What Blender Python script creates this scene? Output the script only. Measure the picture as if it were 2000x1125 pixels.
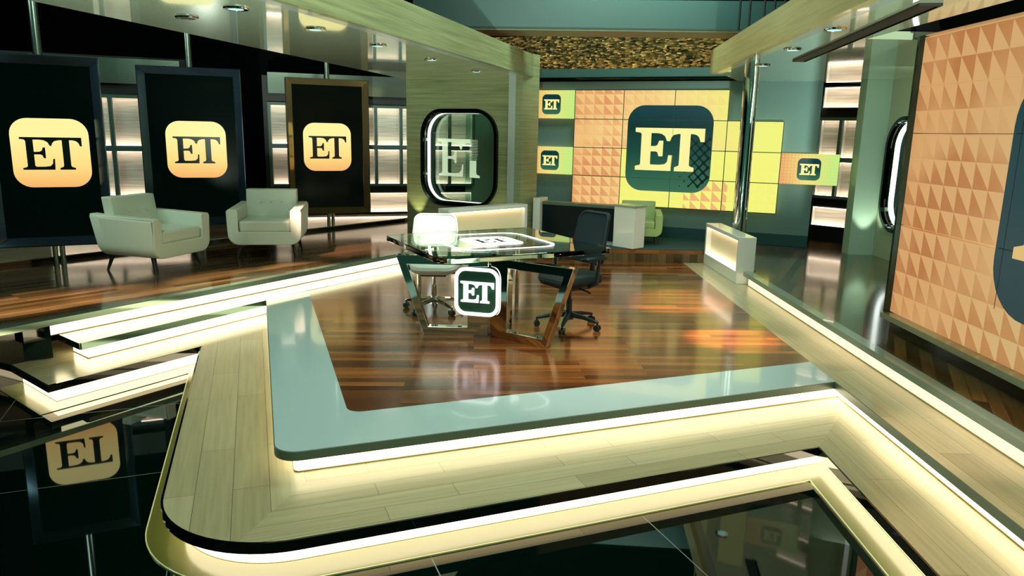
import bpy, bmesh, math, random
from math import sin, cos, radians as R, pi, atan2, hypot
from mathutils import Vector, Matrix
random.seed(4)
for o in list(bpy.data.objects): bpy.data.objects.remove(o)
S = bpy.context.scene; COL = S.collection

# ------------------------------------------------------------------ camera
cd = bpy.data.cameras.new('camera'); cam = bpy.data.objects.new('camera', cd); COL.objects.link(cam)
cd.sensor_width = 36; cd.lens = 1440/2000*36; cd.clip_start = .05; cd.clip_end = 100
_p, _r = R(11.95), R(1.2)
_f = Vector((0, cos(_p), -sin(_p))); _u = Vector((0, sin(_p), cos(_p))); _x = Vector((1, 0, 0))
_X = cos(_r)*_x + sin(_r)*_u; _U = -sin(_r)*_x + cos(_r)*_u
cam.matrix_world = Matrix(((_X.x, _U.x, -_f.x, 0), (_X.y, _U.y, -_f.y, 0), (_X.z, _U.z, -_f.z, 1.75), (0, 0, 0, 1)))
S.camera = cam
# ------------------------------------------------------------------ world, exposure
w = bpy.data.worlds.new('studio'); S.world = w; w.use_nodes = True
w.node_tree.nodes['Background'].inputs[0].default_value = (.06, .32, .2, 1)
w.node_tree.nodes['Background'].inputs[1].default_value = .35
S.view_settings.view_transform = 'Standard'; S.view_settings.look = 'None'
S.view_settings.exposure = 0; S.view_settings.gamma = 1; S.view_settings.use_curve_mapping = False

def lamp(name, kind, loc, target, power, color, size=1.0, sy=None, spot=40, blend=.5):
    d = bpy.data.lights.new(name, kind); d.energy = power; d.color = color
    if kind == 'AREA':
        d.shape = 'RECTANGLE'; d.size = size; d.size_y = sy or size
    if kind == 'SPOT':
        d.spot_size = R(spot); d.spot_blend = blend; d.shadow_soft_size = size
    o = bpy.data.objects.new(name, d); COL.objects.link(o); o.location = loc
    o.rotation_euler = (Vector(target)-Vector(loc)).to_track_quat('-Z', 'Y').to_euler()
    return o
WARM = (1, .86, .62); MINT = (.72, 1, .82); NEUT = (1, .97, .86); ROSE = (1, .62, .5)
lamp('studio_area_fill', 'AREA', (.4, 6.6, 4.6), (.2, 6.6, 0), 140, (.8, 1, .82), 2.2, 3.2)  # unseen overhead area fills, added to light the set
lamp('studio_area_fill', 'AREA', (.2, 1.6, 4.4), (.2, 5, -.2), 115, (.8, 1, .78), 4, 1.5)
lamp('studio_area_fill', 'AREA', (-6.6, 6.5, 4.4), (-4, 8.4, .3), 95, MINT, 2, 3)
lamp('studio_area_fill', 'AREA', (1.6, 9.3, 4.4), (1.8, 11.6, 1), 110, MINT, 2, 1)
lamp('soffit_bounce_fill', 'SPOT', (-.6, -.6, .1), (-1.6, 6.2, 2.9), 3200, (.82, 1, .82), .1, spot=40, blend=.6)  # unseen floor spots added in place of light bounced onto the soffits
lamp('soffit_bounce_fill', 'SPOT', (1.6, -.6, .1), (3.1, 5.6, 2.9), 2000, (.82, 1, .82), .1, spot=44, blend=.6)
lamp('studio_area_fill', 'AREA', (4.3, 8.2, 2.4), (4.9, 9.6, .8), 22, (.8, 1, .85), .8, 1.2)  # low fill added to brighten the right wall and column, no fixture there
for loc, tgt, pw, c, an in [
        ((-4.8, 3.4, 4.6), (-3.05, 7.5, .2), 10000, (1, .76, .5), 11), ((-5.7, 6.4, 4.6), (-2.5, 8.35, .2), 8000, (1, .76, .5), 8), ((-3.4, 5, 4.6), (-3.75, 6.8, .2), 3500, (1, .7, .5), 12),
        ((-5.4, 2.6, 4.6), (-4.3, 6.3, .2), 8500, (1, .72, .46), 11), ((-4.2, 5, 4.6), (-2.1, 9.7, .2), 7000, ROSE, 9),
        ((.5, 2.4, 4.4), (2.68, 4.1, 0), 900, (1, .74, .62), 13), ((.6, 4, 4.4), (2.68, 6.0, 0), 600, (1, .8, .66), 11),
        ((0, 5.2, 4.4), (1.75, 7.7, 0), 4200, ROSE, 13), ((.3, 5.2, 4.4), (1.95, 6.3, 0), 4600, ROSE, 11),
        ((.6, 3, 4.4), (2.25, 3.2, -.17), 420, (1, .76, .62), 14),
        ((.2, 3.2, 4.4), (.6, 5.7, 0), 420, (1, .86, .66), 36),
        ((-.4, 4.4, 4.3), (-.78, 7.5, .85), 700, NEUT, 11),
        ((-1.9, 4.0, 4.5), (-3.1, 9.2, .5), 420, NEUT, 20), ((-3.0, 3.5, 4.5), (-3.9, 8.2, .5), 240, MINT, 24)]:
    lamp('stage_spotlight', 'SPOT', loc, tgt, pw, c, .06, spot=an, blend=.8)

# ------------------------------------------------------------------ materials
def C(h):
    h = h.lstrip('#'); v = [int(h[i:i+2], 16)/255 for i in (0, 2, 4)]
    return tuple(x/12.92 if x <= .04045 else ((x+.055)/1.055)**2.4 for x in v)+(1,)
MATS = {}
def mat(name, col='#808080', rough=.5, metal=0, coat=0, ior=None, emit=None, es=0, trans=0, alpha=None, spec=None):
    if name in MATS: return MATS[name]
    m = bpy.data.materials.new(name); m.use_nodes = True; b = m.node_tree.nodes['Principled BSDF']
    b.inputs['Base Color'].default_value = C(col); b.inputs['Roughness'].default_value = rough
    b.inputs['Metallic'].default_value = metal; b.inputs['Coat Weight'].default_value = coat
    b.inputs['Coat Roughness'].default_value = .03
    if ior: b.inputs['IOR'].default_value = ior
    if spec is not None: b.inputs['Specular IOR Level'].default_value = spec
    if emit: b.inputs['Emission Color'].default_value = C(emit); b.inputs['Emission Strength'].default_value = es
    b.inputs['Transmission Weight'].default_value = trans
    MATS[name] = m; return m
def nd(m, t, **k):
    n = m.node_tree.nodes.new(t)
    for a, v in k.items(): setattr(n, a, v)
    return n
def ln(m, a, b): m.node_tree.links.new(a, b)
def mathn(m, op, a, b=None, c=None):
    n = nd(m, 'ShaderNodeMath', operation=op)
    for i, v in enumerate((a, b, c)):
        if v is None: continue
        if isinstance(v, (int, float)): n.inputs[i].default_value = v
        else: ln(m, v, n.inputs[i])
    return n.outputs[0]
def mixc(m, f, a, b, mode='MIX'):
    n = nd(m, 'ShaderNodeMix', data_type='RGBA', blend_type=mode)
    for i, v in ((0, f), (6, a), (7, b)):
        if isinstance(v, tuple): n.inputs[i].default_value = v
        elif isinstance(v, (int, float)): n.inputs[i].default_value = v
        else: ln(m, v, n.inputs[i])
    return n.outputs[2]
def ramp(m, fac, stops):
    n = nd(m, 'ShaderNodeValToRGB'); ln(m, fac, n.inputs[0]); e = n.color_ramp.elements
    while len(e) < len(stops): e.new(.5)
    for i, (p, c) in enumerate(stops): e[i].position = p; e[i].color = C(c) if isinstance(c, str) else c
    return n.outputs[0]
def coords(m, ang=0, scale=(1, 1, 1), kind='Object', loc=(0, 0, 0)):
    t = nd(m, 'ShaderNodeTexCoord'); p = nd(m, 'ShaderNodeMapping'); ln(m, t.outputs[kind], p.inputs[0])
    p.inputs['Rotation'].default_value = (0, 0, ang); p.inputs['Scale'].default_value = scale; p.inputs['Location'].default_value = loc
    return p.outputs[0]
def planks(name, ang, c1, c2, c3, length, width, rough=.12, coat=.5, mortar=.0016, seam='#20140c', streak=.5, spec=.5):
    """boards running along the direction ang (from +X)"""
    if name in MATS: return MATS[name]
    m = mat(name, c1, rough, 0, coat, spec=spec); m.node_tree.nodes['Principled BSDF'].inputs['Coat Roughness'].default_value = rough*.55; b = m.node_tree.nodes['Principled BSDF']
    v = coords(m, -R(ang))
    br = nd(m, 'ShaderNodeTexBrick'); ln(m, v, br.inputs['Vector']); br.offset = .37; br.offset_frequency = 2
    br.inputs['Scale'].default_value = 1; br.inputs['Mortar Size'].default_value = mortar; br.inputs['Brick Width'].default_value = length
    br.inputs['Row Height'].default_value = width; br.inputs['Mortar Smooth'].default_value = 0
    br.inputs['Color1'].default_value = (0, 0, 0, 1); br.inputs['Color2'].default_value = (1, 1, 1, 1); br.inputs['Mortar'].default_value = (.5, .5, .5, 1)
    base = ramp(m, br.outputs['Color'], [(0, c1), (.5, c2), (1, c3)])
    st = nd(m, 'ShaderNodeMapping'); ln(m, v, st.inputs[0]); st.inputs['Scale'].default_value = (1.2, 26, 1)
    n = nd(m, 'ShaderNodeTexNoise'); ln(m, st.outputs[0], n.inputs['Vector']); n.inputs['Scale'].default_value = 1.6; n.inputs['Detail'].default_value = 4
    g = ramp(m, n.outputs[0], [(.3, (1-streak,)*3+(1,)), (.7, (1, 1, 1, 1))])
    col = mixc(m, 1, base, g, 'MULTIPLY')
    col = mixc(m, br.outputs['Fac'], col, C(seam))
    ln(m, col, b.inputs['Base Color'])
    return m
def emis(name, col, st):
    return mat(name, '#000000', .5, emit=col, es=st)
LED = emis('warm_white_led_light', '#ffecbe', 5.5)
LED2 = emis('soft_white_led_light', '#ffe6cc', 8)
LEDW = emis('cool_white_led_light', '#f4fff4', 3.0)
CHROME = mat('polished_chrome', '#d8dcd8', .06, 1)
DCHROME = mat('dark_mirror_chrome', '#53687c', .1, .8)
STEEL = mat('satin_steel', '#a8b4ac', .2, 1)
BLACK = mat('black_paint', '#060908', .5)
BLACKG = mat('gloss_black', '#050807', .08, coat=.6)
VOID = mat('matt_black_studio_wall', '#060c0a', .9, spec=.1)
WHITE = mat('white_lacquer', '#e4e4de', .22, coat=.4)
GREYL = mat('pale_grey_lacquer', '#a9b4ae', .25, coat=.4)
LEATHER = mat('pale_leather', '#d9e2d2', .42, coat=.08)
DFAB = mat('dark_teal_fabric', '#0f262e', .75)
DPLAST = mat('dark_teal_plastic', '#0c242c', .35)
BORDER = mat('blue_grey_gloss_laminate', '#b6cdd2', .1, coat=.4)
TEALM = mat('brushed_teal_panel', '#6f8d8b', .36, .35)
FASC = mat('grey_green_edge', '#56685a', .35)
SOFF = mat('gloss_cream_ceiling_panel', '#c9d6ba', .06, coat=.7)
def wood_panel(name, c1, c2, ang=0):
    m = mat(name, c1, .38, coat=.15); b = m.node_tree.nodes['Principled BSDF']
    v = coords(m, 0, (.6, .6, 22))
    n = nd(m, 'ShaderNodeTexNoise'); ln(m, v, n.inputs['Vector']); n.inputs['Scale'].default_value = 2; n.inputs['Detail'].default_value = 3
    ln(m, ramp(m, n.outputs[0], [(.3, c1), (.7, c2)]), b.inputs['Base Color']); return m
VENEER = wood_panel('pale_olive_veneer', '#757f5a', '#969c74')
VENEER2 = wood_panel('warm_maple_veneer', '#a0935f', '#b8ab78')
FLOORW = planks('cherry_plank_floor', 3, '#4a2612', '#7c431f', '#a9662f', 1.3, .082, .2, .4, streak=.45)
FLOORL = planks('cherry_plank_floor_left', 52, '#332613', '#58442a', '#7c6240', 1.2, .085, .15, .45, streak=.45)
MA = ('#a69c78', '#b3a984', '#bfb591')
LW_L = planks('pale_maple_boards_left', 109.3, *MA, 1.5, .19, .3, .25, .0014, '#4c4630', .22)
LW_F = planks('pale_maple_boards_front', 21.5, *MA, 1.1, .14, .3, .25, .0014, '#4c4630', .22)
LW_R = planks('pale_maple_boards_right', 90, *MA, 1.5, .19, .3, .25, .0014, '#4c4630', .22)
LW_D = planks('pale_maple_boards_diagonal', 58, *MA, 3, .25, .24, .4, .0008, '#4c4630', .22)
def glassfloor():
    m = mat('black_glass_floor', '#03130f', .02, ior=2.1); b = m.node_tree.nodes['Principled BSDF']
    v = coords(m, -R(21.5), loc=(.35, .2, 0)); br = nd(m, 'ShaderNodeTexBrick'); ln(m, v, br.inputs['Vector']); br.offset = 0
    br.inputs['Scale'].default_value = 1; br.inputs['Mortar Size'].default_value = .003; br.inputs['Brick Width'].default_value = 1.22; br.inputs['Row Height'].default_value = 1.22
    ln(m, mixc(m, br.outputs['Fac'], C('#020f0c'), C('#3a5a48')), b.inputs['Base Color'])
    ln(m, mathn(m, 'ADD', mathn(m, 'MULTIPLY', br.outputs['Fac'], .4), .02), b.inputs['Roughness']); return m
GLASSF = glassfloor()
OLIVE = mat('frosted_acrylic_floor_border', '#5a6230', .16, ior=1.9)
def brushed(name, c1, c2, sc, rough=.4, metal=0.0):
    m = mat(name, c1, rough, metal); b = m.node_tree.nodes['Principled BSDF']
    v = coords(m, 0, sc); n = nd(m, 'ShaderNodeTexNoise'); ln(m, v, n.inputs['Vector']); n.inputs['Scale'].default_value = 3
    ln(m, ramp(m, n.outputs[0], [(.35, c1), (.65, c2)]), b.inputs['Base Color']); return m
PANE = brushed('brushed_silver_backing', '#cbc6ba', '#ece8de', (.5, .5, 14), .5)
def stone():
    m = mat('glittering_split_stone', '#5a5238', .35, .55); b = m.node_tree.nodes['Principled BSDF']
    v = coords(m, 0, (1, 1, 2.6)); vo = nd(m, 'ShaderNodeTexVoronoi'); ln(m, v, vo.inputs['Vector']); vo.inputs['Scale'].default_value = 17
    ln(m, ramp(m, vo.outputs['Color'], [(.2, '#1d2418'), (.55, '#6b6238'), (.85, '#d8b470')]), b.inputs['Base Color'])
    bm_ = nd(m, 'ShaderNodeBump'); bm_.inputs['Strength'].default_value = 1; bm_.inputs['Distance'].default_value = .04
    ln(m, vo.outputs['Distance'], bm_.inputs['Height']); ln(m, bm_.outputs[0], b.inputs['Normal']); return m
STONE = stone()
def glass(name, col='#e6fff4', rough=0.0, alpha=1.0, ior=1.45):
    m = mat(name, col, rough, ior=ior, trans=1); return m
GLASS = glass('clear_acrylic', '#dff5ea')
def thinpane():
    m = bpy.data.materials.new('clear_window_glass'); m.use_nodes = True; nt = m.node_tree; nt.nodes.clear()
    o = nd(m, 'ShaderNodeOutputMaterial'); mx = nd(m, 'ShaderNodeMixShader'); t = nd(m, 'ShaderNodeBsdfTransparent'); g = nd(m, 'ShaderNodeBsdfGlossy')
    t.inputs[0].default_value = C('#dcebe0'); g.inputs['Roughness'].default_value = .02; mx.inputs[0].default_value = .05
    ln(m, t.outputs[0], mx.inputs[1]); ln(m, g.outputs[0], mx.inputs[2]); ln(m, mx.outputs[0], o.inputs[0]); return m
PANEG = thinpane()
def frosted():
    m = bpy.data.materials.new('frosted_etching'); m.use_nodes = True; nt = m.node_tree; nt.nodes.clear()
    o = nd(m, 'ShaderNodeOutputMaterial'); mx = nd(m, 'ShaderNodeMixShader'); t = nd(m, 'ShaderNodeBsdfTransparent'); g = nd(m, 'ShaderNodeBsdfPrincipled')
    g.inputs['Base Color'].default_value = C('#e6f0d8'); g.inputs['Emission Color'].default_value = C('#cfe4c4'); g.inputs['Emission Strength'].default_value = .45
    mx.inputs[0].default_value = .62
    ln(m, t.outputs[0], mx.inputs[1]); ln(m, g.outputs[0], mx.inputs[2]); ln(m, mx.outputs[0], o.inputs[0]); return m
ETCH = frosted()
def screen_mat(name, cell, ofs, cols, sx, flipz=99, fade=.5, gx=(0, 3), zones=False):
    """moving-graphics picture shown on a video wall: rows of half-square triangles over a colour sweep"""
    m = mat(name, '#000000', .25); b = m.node_tree.nodes['Principled BSDF']; b.inputs['Specular IOR Level'].default_value = .3
    t = nd(m, 'ShaderNodeTexCoord'); s = nd(m, 'ShaderNodeSeparateXYZ'); ln(m, t.outputs['Object'], s.inputs[0])
    x, z = s.outputs[0], s.outputs[2]
    fu = mathn(m, 'FRACT', mathn(m, 'MULTIPLY_ADD', x, 1/cell*sx, ofs[0]+50)); fv = mathn(m, 'FRACT', mathn(m, 'MULTIPLY_ADD', z, 1/cell, ofs[1]+50))
    d1 = mathn(m, 'LESS_THAN', mathn(m, 'ADD', fu, fv), 1.0)
    up = mathn(m, 'GREATER_THAN', z, flipz)
    dark = mathn(m, 'ABSOLUTE', mathn(m, 'SUBTRACT', d1, up))
    n = nd(m, 'ShaderNodeTexNoise'); ln(m, t.outputs['Object'], n.inputs['Vector']); n.inputs['Scale'].default_value = .95; n.inputs['Detail'].default_value = 1
    con = ramp(m, n.outputs[0], [(.36, (.08,)*3+(1,)), (.56, (1,)*3+(1,))])
    hx = mathn(m, 'DIVIDE', mathn(m, 'SUBTRACT', x, gx[0]), gx[1]-gx[0])
    n2 = nd(m, 'ShaderNodeTexNoise'); ln(m, t.outputs['Object'], n2.inputs['Vector']); n2.inputs['Scale'].default_value = 1.6
    h = mathn(m, 'ADD', hx, mathn(m, 'MULTIPLY', mathn(m, 'SUBTRACT', n2.outputs[0], .5), .5))
    light = ramp(m, h, [(0, cols[0]), (.45, cols[1]), (.9, cols[2])])
    dk = ramp(m, h, [(0, cols[3]), (.45, cols[4]), (.9, cols[5])])
    f = mathn(m, 'MULTIPLY', dark, con)
    if zones:   # the picture is cut into differently coloured panels
        right = mathn(m, 'GREATER_THAN', x, .783); low = mathn(m, 'LESS_THAN', z, 1.364)
        yel = mathn(m, 'MULTIPLY', right, low)
        patch = mathn(m, 'MULTIPLY', mathn(m, 'LESS_THAN', mathn(m, 'ABSOLUTE', mathn(m, 'SUBTRACT', x, 2.1)), .32), mathn(m, 'LESS_THAN', z, .924))
        light = mixc(m, yel, light, C('#f4f47c')); dk = mixc(m, patch, mixc(m, yel, dk, C('#eef07a')), C('#f0b878'))
        left = mathn(m, 'SUBTRACT', 1.0, right)
        f = mathn(m, 'MULTIPLY', dark, mathn(m, 'MAXIMUM', mathn(m, 'MULTIPLY', con, mathn(m, 'ADD', .45, mathn(m, 'MULTIPLY', left, .55))), patch))
    ln(m, mixc(m, f, light, dk), b.inputs['Emission Color']); b.inputs['Emission Strength'].default_value = 1
    return m
VWPIC = screen_mat('triangle_picture_wide', .157, (0, .1), ('#f0b878', '#f8da8c', '#f0f47c', '#d48c56', '#f0b078', '#eef078'), 1, gx=(-.2, 3.4), zones=True)
BIGPIC = screen_mat('triangle_picture_large', .1828, (0, .12), ('#d4a068', '#d2a870', '#c6b67e', '#b27242', '#b9804c', '#c09a60'), 1.05, flipz=1.99, gx=(0, 2.6))
SMPIC = screen_mat('dotted_picture_small', .045, (0, 0), ('#f0b070', '#f2e080', '#c8ee84', '#d88c50', '#ecd070', '#c4e880'), 1, gx=(0, .8))
def gold():
    m = mat('gold_badge_picture', '#000000', .3); b = m.node_tree.nodes['Principled BSDF']; b.inputs['Specular IOR Level'].default_value = .2
    t = nd(m, 'ShaderNodeTexCoord'); s = nd(m, 'ShaderNodeSeparateXYZ'); ln(m, t.outputs['Generated'], s.inputs[0])
    ln(m, ramp(m, s.outputs[2], [(0, '#f4b46a'), (.3, '#ffdc84'), (.75, '#fff2a0')]), b.inputs['Emission Color']); b.inputs['Emission Strength'].default_value = 1.02; return m
GOLD = gold()
SCRBLK = mat('black_screen_glass', '#010403', .12, emit='#03140f', es=.25, spec=.1)
LETBLK = mat('black_letters', '#020a08', .3)
def badge_mat():
    m = mat('dark_teal_badge_picture', '#000000', .3); b = m.node_tree.nodes['Principled BSDF']
    t = nd(m, 'ShaderNodeTexCoord'); s = nd(m, 'ShaderNodeSeparateXYZ'); ln(m, t.outputs['Generated'], s.inputs[0])
    ln(m, ramp(m, s.outputs[2], [(0, '#3a6e52'), (.45, '#16483c'), (.75, '#06302e'), (1, '#0e3c44')]), b.inputs['Emission Color']); b.inputs['Emission Strength'].default_value = 1; return m
BADGE = badge_mat()
BADGE2 = mat('deep_teal_badge_picture', '#000000', .3, emit='#123c44', es=1)
LETYEL = mat('pale_yellow_letters', '#000000', .4, emit='#fbf39c', es=1.0)
LETTAN = mat('tan_letters', '#000000', .4, emit='#dcb878', es=1.0)
NEON = emis('white_neon', '#fff4f0', 2.0)
WPRINT = mat('white_print', '#f2f4ee', .4, emit='#ffffff', es=.55)
DMIRROR = mat('dark_green_mirror', '#4a7a68', .08, .6)

# ------------------------------------------------------------------ mesh helpers
class MB:
    def __init__(s): s.bm = bmesh.new()
    def prism(s, poly, z0, z1, M=None):
        a = [s.bm.verts.new((x, y, z0)) for x, y in poly]; b = [s.bm.verts.new((x, y, z1)) for x, y in poly]
        n = len(poly); s.bm.faces.new(a[::-1]); s.bm.faces.new(b)
        for i in range(n): s.bm.faces.new((a[i], a[(i+1) % n], b[(i+1) % n], b[i]))
        if M: bmesh.ops.transform(s.bm, matrix=M, verts=a+b)
        return s
    def box(s, c, d, M=None, rz=0, taper=None):
        x, y, z = (v/2 for v in d)
        t = taper or (1, 1)
        p = [(-x, -y, -z), (x, -y, -z), (x, y, -z), (-x, y, -z), (-x*t[0], -y*t[1], z), (x*t[0], -y*t[1], z), (x*t[0], y*t[1], z), (-x*t[0], y*t[1], z)]
        T = Matrix.Translation(c) @ Matrix.Rotation(rz, 4, 'Z')
        if M: T = M @ T
        v = [s.bm.verts.new(T @ Vector(q)) for q in p]
        for f in ((0, 3, 2, 1), (4, 5, 6, 7), (0, 1, 5, 4), (1, 2, 6, 5), (2, 3, 7, 6), (3, 0, 4, 7)): s.bm.faces.new([v[i] for i in f])
        return s
    def tube(s, pts, r, n=16, cap=True):
        pts = [Vector(p) for p in pts]; rs = r if isinstance(r, (list, tuple)) else [r]*len(pts); rings = []
        for i, p in enumerate(pts):
            d = (pts[min(i+1, len(pts)-1)]-pts[max(i-1, 0)]).normalized()
            q = d.to_track_quat('Z', 'Y'); rings.append([s.bm.verts.new(p+q @ Vector((cos(2*pi*k/n)*rs[i], sin(2*pi*k/n)*rs[i], 0))) for k in range(n)])
        for a, b in zip(rings, rings[1:]):
            for k in range(n): s.bm.faces.new((a[k], a[(k+1) % n], b[(k+1) % n], b[k]))
        if cap: s.bm.faces.new(rings[0][::-1]); s.bm.faces.new(rings[-1])
        return s
    def loops(s, rings, closed=True):
        """skin a list of equal loops of 3D points, capped"""
        vs = [[s.bm.verts.new(p) for p in r] for r in rings]; n = len(vs[0])
        for a, b in zip(vs, vs[1:]):
            for k in range(n): s.bm.faces.new((a[k], a[(k+1) % n], b[(k+1) % n], b[k]))
        if closed: s.bm.faces.new(vs[0][::-1]); s.bm.faces.new(vs[-1])
        else:
            for k in range(n): s.bm.faces.new((vs[-1][k], vs[-1][(k+1) % n], vs[0][(k+1) % n], vs[0][k]))
        return s
    def build(s, name, m, parent=None, smooth=False, bevel=0, sub=0, M=None, seg=2):
        bm = s.bm; bmesh.ops.recalc_face_normals(bm, faces=bm.faces)
        if M: bmesh.ops.transform(bm, matrix=M, verts=bm.verts)
        me = bpy.data.meshes.new(name); bm.to_mesh(me); bm.free(); me.materials.append(m)
        o = bpy.data.objects.new(name, me); COL.objects.link(o)
        if parent: o.parent = parent
        if bevel:
            b = o.modifiers.new('bevel', 'BEVEL'); b.width = bevel; b.segments = seg; b.limit_method = 'ANGLE'; b.angle_limit = R(35)
        if sub: q = o.modifiers.new('sub', 'SUBSURF'); q.levels = sub; q.render_levels = sub
        if smooth: me.shade_smooth(); me.set_sharp_from_angle(angle=R(42))
        return o
def tag(o, label=None, cat=None, group=None, kind=None):
    if label: o['label'] = label
    if cat: o['category'] = cat
    if group: o['group'] = group
    if kind: o['kind'] = kind
    return o
def empty(name, loc=(0, 0, 0), rz=0):
    o = bpy.data.objects.new(name, None); COL.objects.link(o); o.location = loc; o.rotation_euler = (0, 0, rz); o.empty_display_size = .1; return o
def copy_tree(o, parent=None):
    c = o.copy(); COL.objects.link(c); c.parent = parent
    for ch in [x for x in o.children]: copy_tree(ch, c)
    return c
def rsq(w, h, r, n=8, cx=0, cy=0):
    """rounded rectangle outline, counter-clockwise"""
    out = []
    for sx, sy, a in ((1, 1, 0), (-1, 1, 90), (-1, -1, 180), (1, -1, 270)):
        for k in range(n+1):
            t = R(a+90*k/n); out.append((cx+sx*(w/2-r)+r*cos(t), cy+sy*(h/2-r)+r*sin(t)))
    return out
def rounded(poly, radii, n=10):
    out = []; N = len(poly)
    for i, p in enumerate(poly):
        r = radii.get(i, 0)
        if not r: out.append(p); continue
        a = Vector(poly[i-1]); c = Vector(poly[(i+1) % N]); b = Vector(p)
        u = (a-b).normalized(); v = (c-b).normalized(); ang = u.angle(v); t = r/math.tan(ang/2)
        p0 = b+u*t; p1 = b+v*t; ctr = b+(u+v).normalized()*(r/sin(ang/2))
        a0 = atan2((p0-ctr).y, (p0-ctr).x); a1 = atan2((p1-ctr).y, (p1-ctr).x); d = (a1-a0+pi) % (2*pi)-pi
        for k in range(n+1): out.append((ctr.x+r*cos(a0+d*k/n), ctr.y+r*sin(a0+d*k/n)))
    return out
def offset(pts, d):
    """offset an open polyline sideways (left of travel is positive)"""
    out = []
    for i, p in enumerate(pts):
        P = Vector(p); ns = []
        if i > 0: e = (P-Vector(pts[i-1])).normalized(); ns.append(Vector((-e.y, e.x)))
        if i < len(pts)-1: e = (Vector(pts[i+1])-P).normalized(); ns.append(Vector((-e.y, e.x)))
        n = sum(ns, Vector((0, 0))).normalized(); k = 1/max(.3, n.dot(ns[0])); out.append(tuple(P+n*d*k))
    return out
def ribbon(pts, d0, d1, z0, z1):
    """vertical-sided strip that follows a polyline between two sideways offsets"""
    a = offset(pts, d0); b = offset(pts, d1); mb = MB(); R_ = []
    for p, q in zip(a, b): R_.append([mb.bm.verts.new(v) for v in ((p[0], p[1], z0), (q[0], q[1], z0), (q[0], q[1], z1), (p[0], p[1], z1))])
    for r, s in zip(R_, R_[1:]):
        for k in range(4): mb.bm.faces.new((r[k], r[(k+1) % 4], s[(k+1) % 4], s[k]))
    mb.bm.faces.new(R_[0][::-1]); mb.bm.faces.new(R_[-1]); return mb
def plane_frame(p, q, z=0):
    """local x runs from p to q, local y points away to the left of travel, z up"""
    a = atan2(q[1]-p[1], q[0]-p[0]); return Matrix.Translation((p[0], p[1], z)) @ Matrix.Rotation(a, 4, 'Z')
def upright(M=None):
    """turns an xy outline into an xz one standing up; extrusion goes to +y"""
    T = Matrix(((1, 0, 0, 0), (0, 0, 1, 0), (0, 1, 0, 0), (0, 0, 0, 1))); return M @ T if M else T
def struct(o): o['kind'] = 'structure'; return o
def ring(outer, inner, y0, y1, mb=None):
    mb = mb or MB(); n = len(outer)
    L = [[mb.bm.verts.new((x, y, z)) for x, z in o] for o, y in ((outer, y0), (outer, y1), (inner, y1), (inner, y0))]
    for i in range(4):
        a, b = L[i], L[(i+1) % 4]
        for k in range(n): mb.bm.faces.new((a[k], a[(k+1) % n], b[(k+1) % n], b[k]))
    return mb
def outer_rect(inner, x0, x1, z0, z1):
    """points on a rectangle seen from the hole's centre, one per hole vertex, with the corners hit"""
    cx = sum(p[0] for p in inner)/len(inner); cz = sum(p[1] for p in inner)/len(inner); out = []
    for x, z in inner:
        dx, dz = x-cx, z-cz; t = 1e9
        if dx > 1e-9: t = min(t, (x1-cx)/dx)
        if dx < -1e-9: t = min(t, (x0-cx)/dx)
        if dz > 1e-9: t = min(t, (z1-cz)/dz)
        if dz < -1e-9: t = min(t, (z0-cz)/dz)
        out.append([cx+dx*t, cz+dz*t])
    for X, Z in ((x0, z0), (x1, z0), (x1, z1), (x0, z1)):
        k = min(range(len(out)), key=lambda i: hypot(out[i][0]-X, out[i][1]-Z)); out[k] = [X, Z]
    return out
ETP = [(275, 360), (890, 360), (890, 457), (873, 457), (860, 420), (835, 397), (800, 388), (763, 388), (763, 680), (772, 697), (808, 710), (808, 727), (652, 727), (652, 710), (685, 697), (693, 680), (693, 388), (655, 390), (615, 400), (592, 425), (582, 455), (568, 455), (550, 415), (515, 392), (470, 385), (403, 385), (403, 526), (460, 524), (485, 510), (497, 475), (517, 475), (517, 595), (498, 595), (487, 562), (465, 552), (403, 552), (403, 680), (415, 695), (500, 695), (555, 688), (583, 660), (590, 605), (605, 605), (600, 727), (285, 727), (285, 710), (322, 700), (333, 685), (333, 402), (318, 384), (275, 378)]
def et_outline(size, bold=0):
    cx, cy = 577.5, 537.5; k = size/785
    P = [((x-cx)*k, -(y-cy)*k) for x, y in ETP]
    if bold:
        n = len(P); Q = []
        for i in range(n):
            a, b, c = Vector(P[i-1]), Vector(P[i]), Vector(P[(i+1) % n])
            e, f = (b-a).normalized(), (c-b).normalized(); nn = Vector((-e.y-f.y, e.x+f.x))
            if nn.length < 1e-6: Q.append(tuple(b)); continue
            nn.normalize(); k2 = 1/max(.5, nn.dot(Vector((-e.y, e.x)))); Q.append(tuple(b+nn*bold*size*k2))
        P = Q
    return P
def letters(size, thick, m, parent, M, name='letters', bold=.006):
    return MB().prism(et_outline(size, bold), -thick, 0, upright(M)).build(name, m, parent)
def badge(size, thick, m, parent, M, name='logo_badge', r=.235):
    return MB().prism(rsq(size, size, size*r), -thick, 0, upright(M)).build(name, m, parent)

# ------------------------------------------------------------------ studio shell
struct(MB().box((-1, 6, -.39), (18, 19, .1)).build('floor', GLASSF))
struct(MB().box((-1, 15.6, 2.3), (18, .2, 5.3)).build('wall_back', VOID))
struct(MB().box((-9.9, 6, 2.3), (.2, 19, 5.3)).build('wall_left', VOID))
struct(MB().box((7.9, 6, 2.3), (.2, 19, 5.3)).build('wall_right', VOID))
struct(MB().box((-1, 6.5, 5.0), (18, 18.2, .1)).build('ceiling', VOID))

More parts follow.
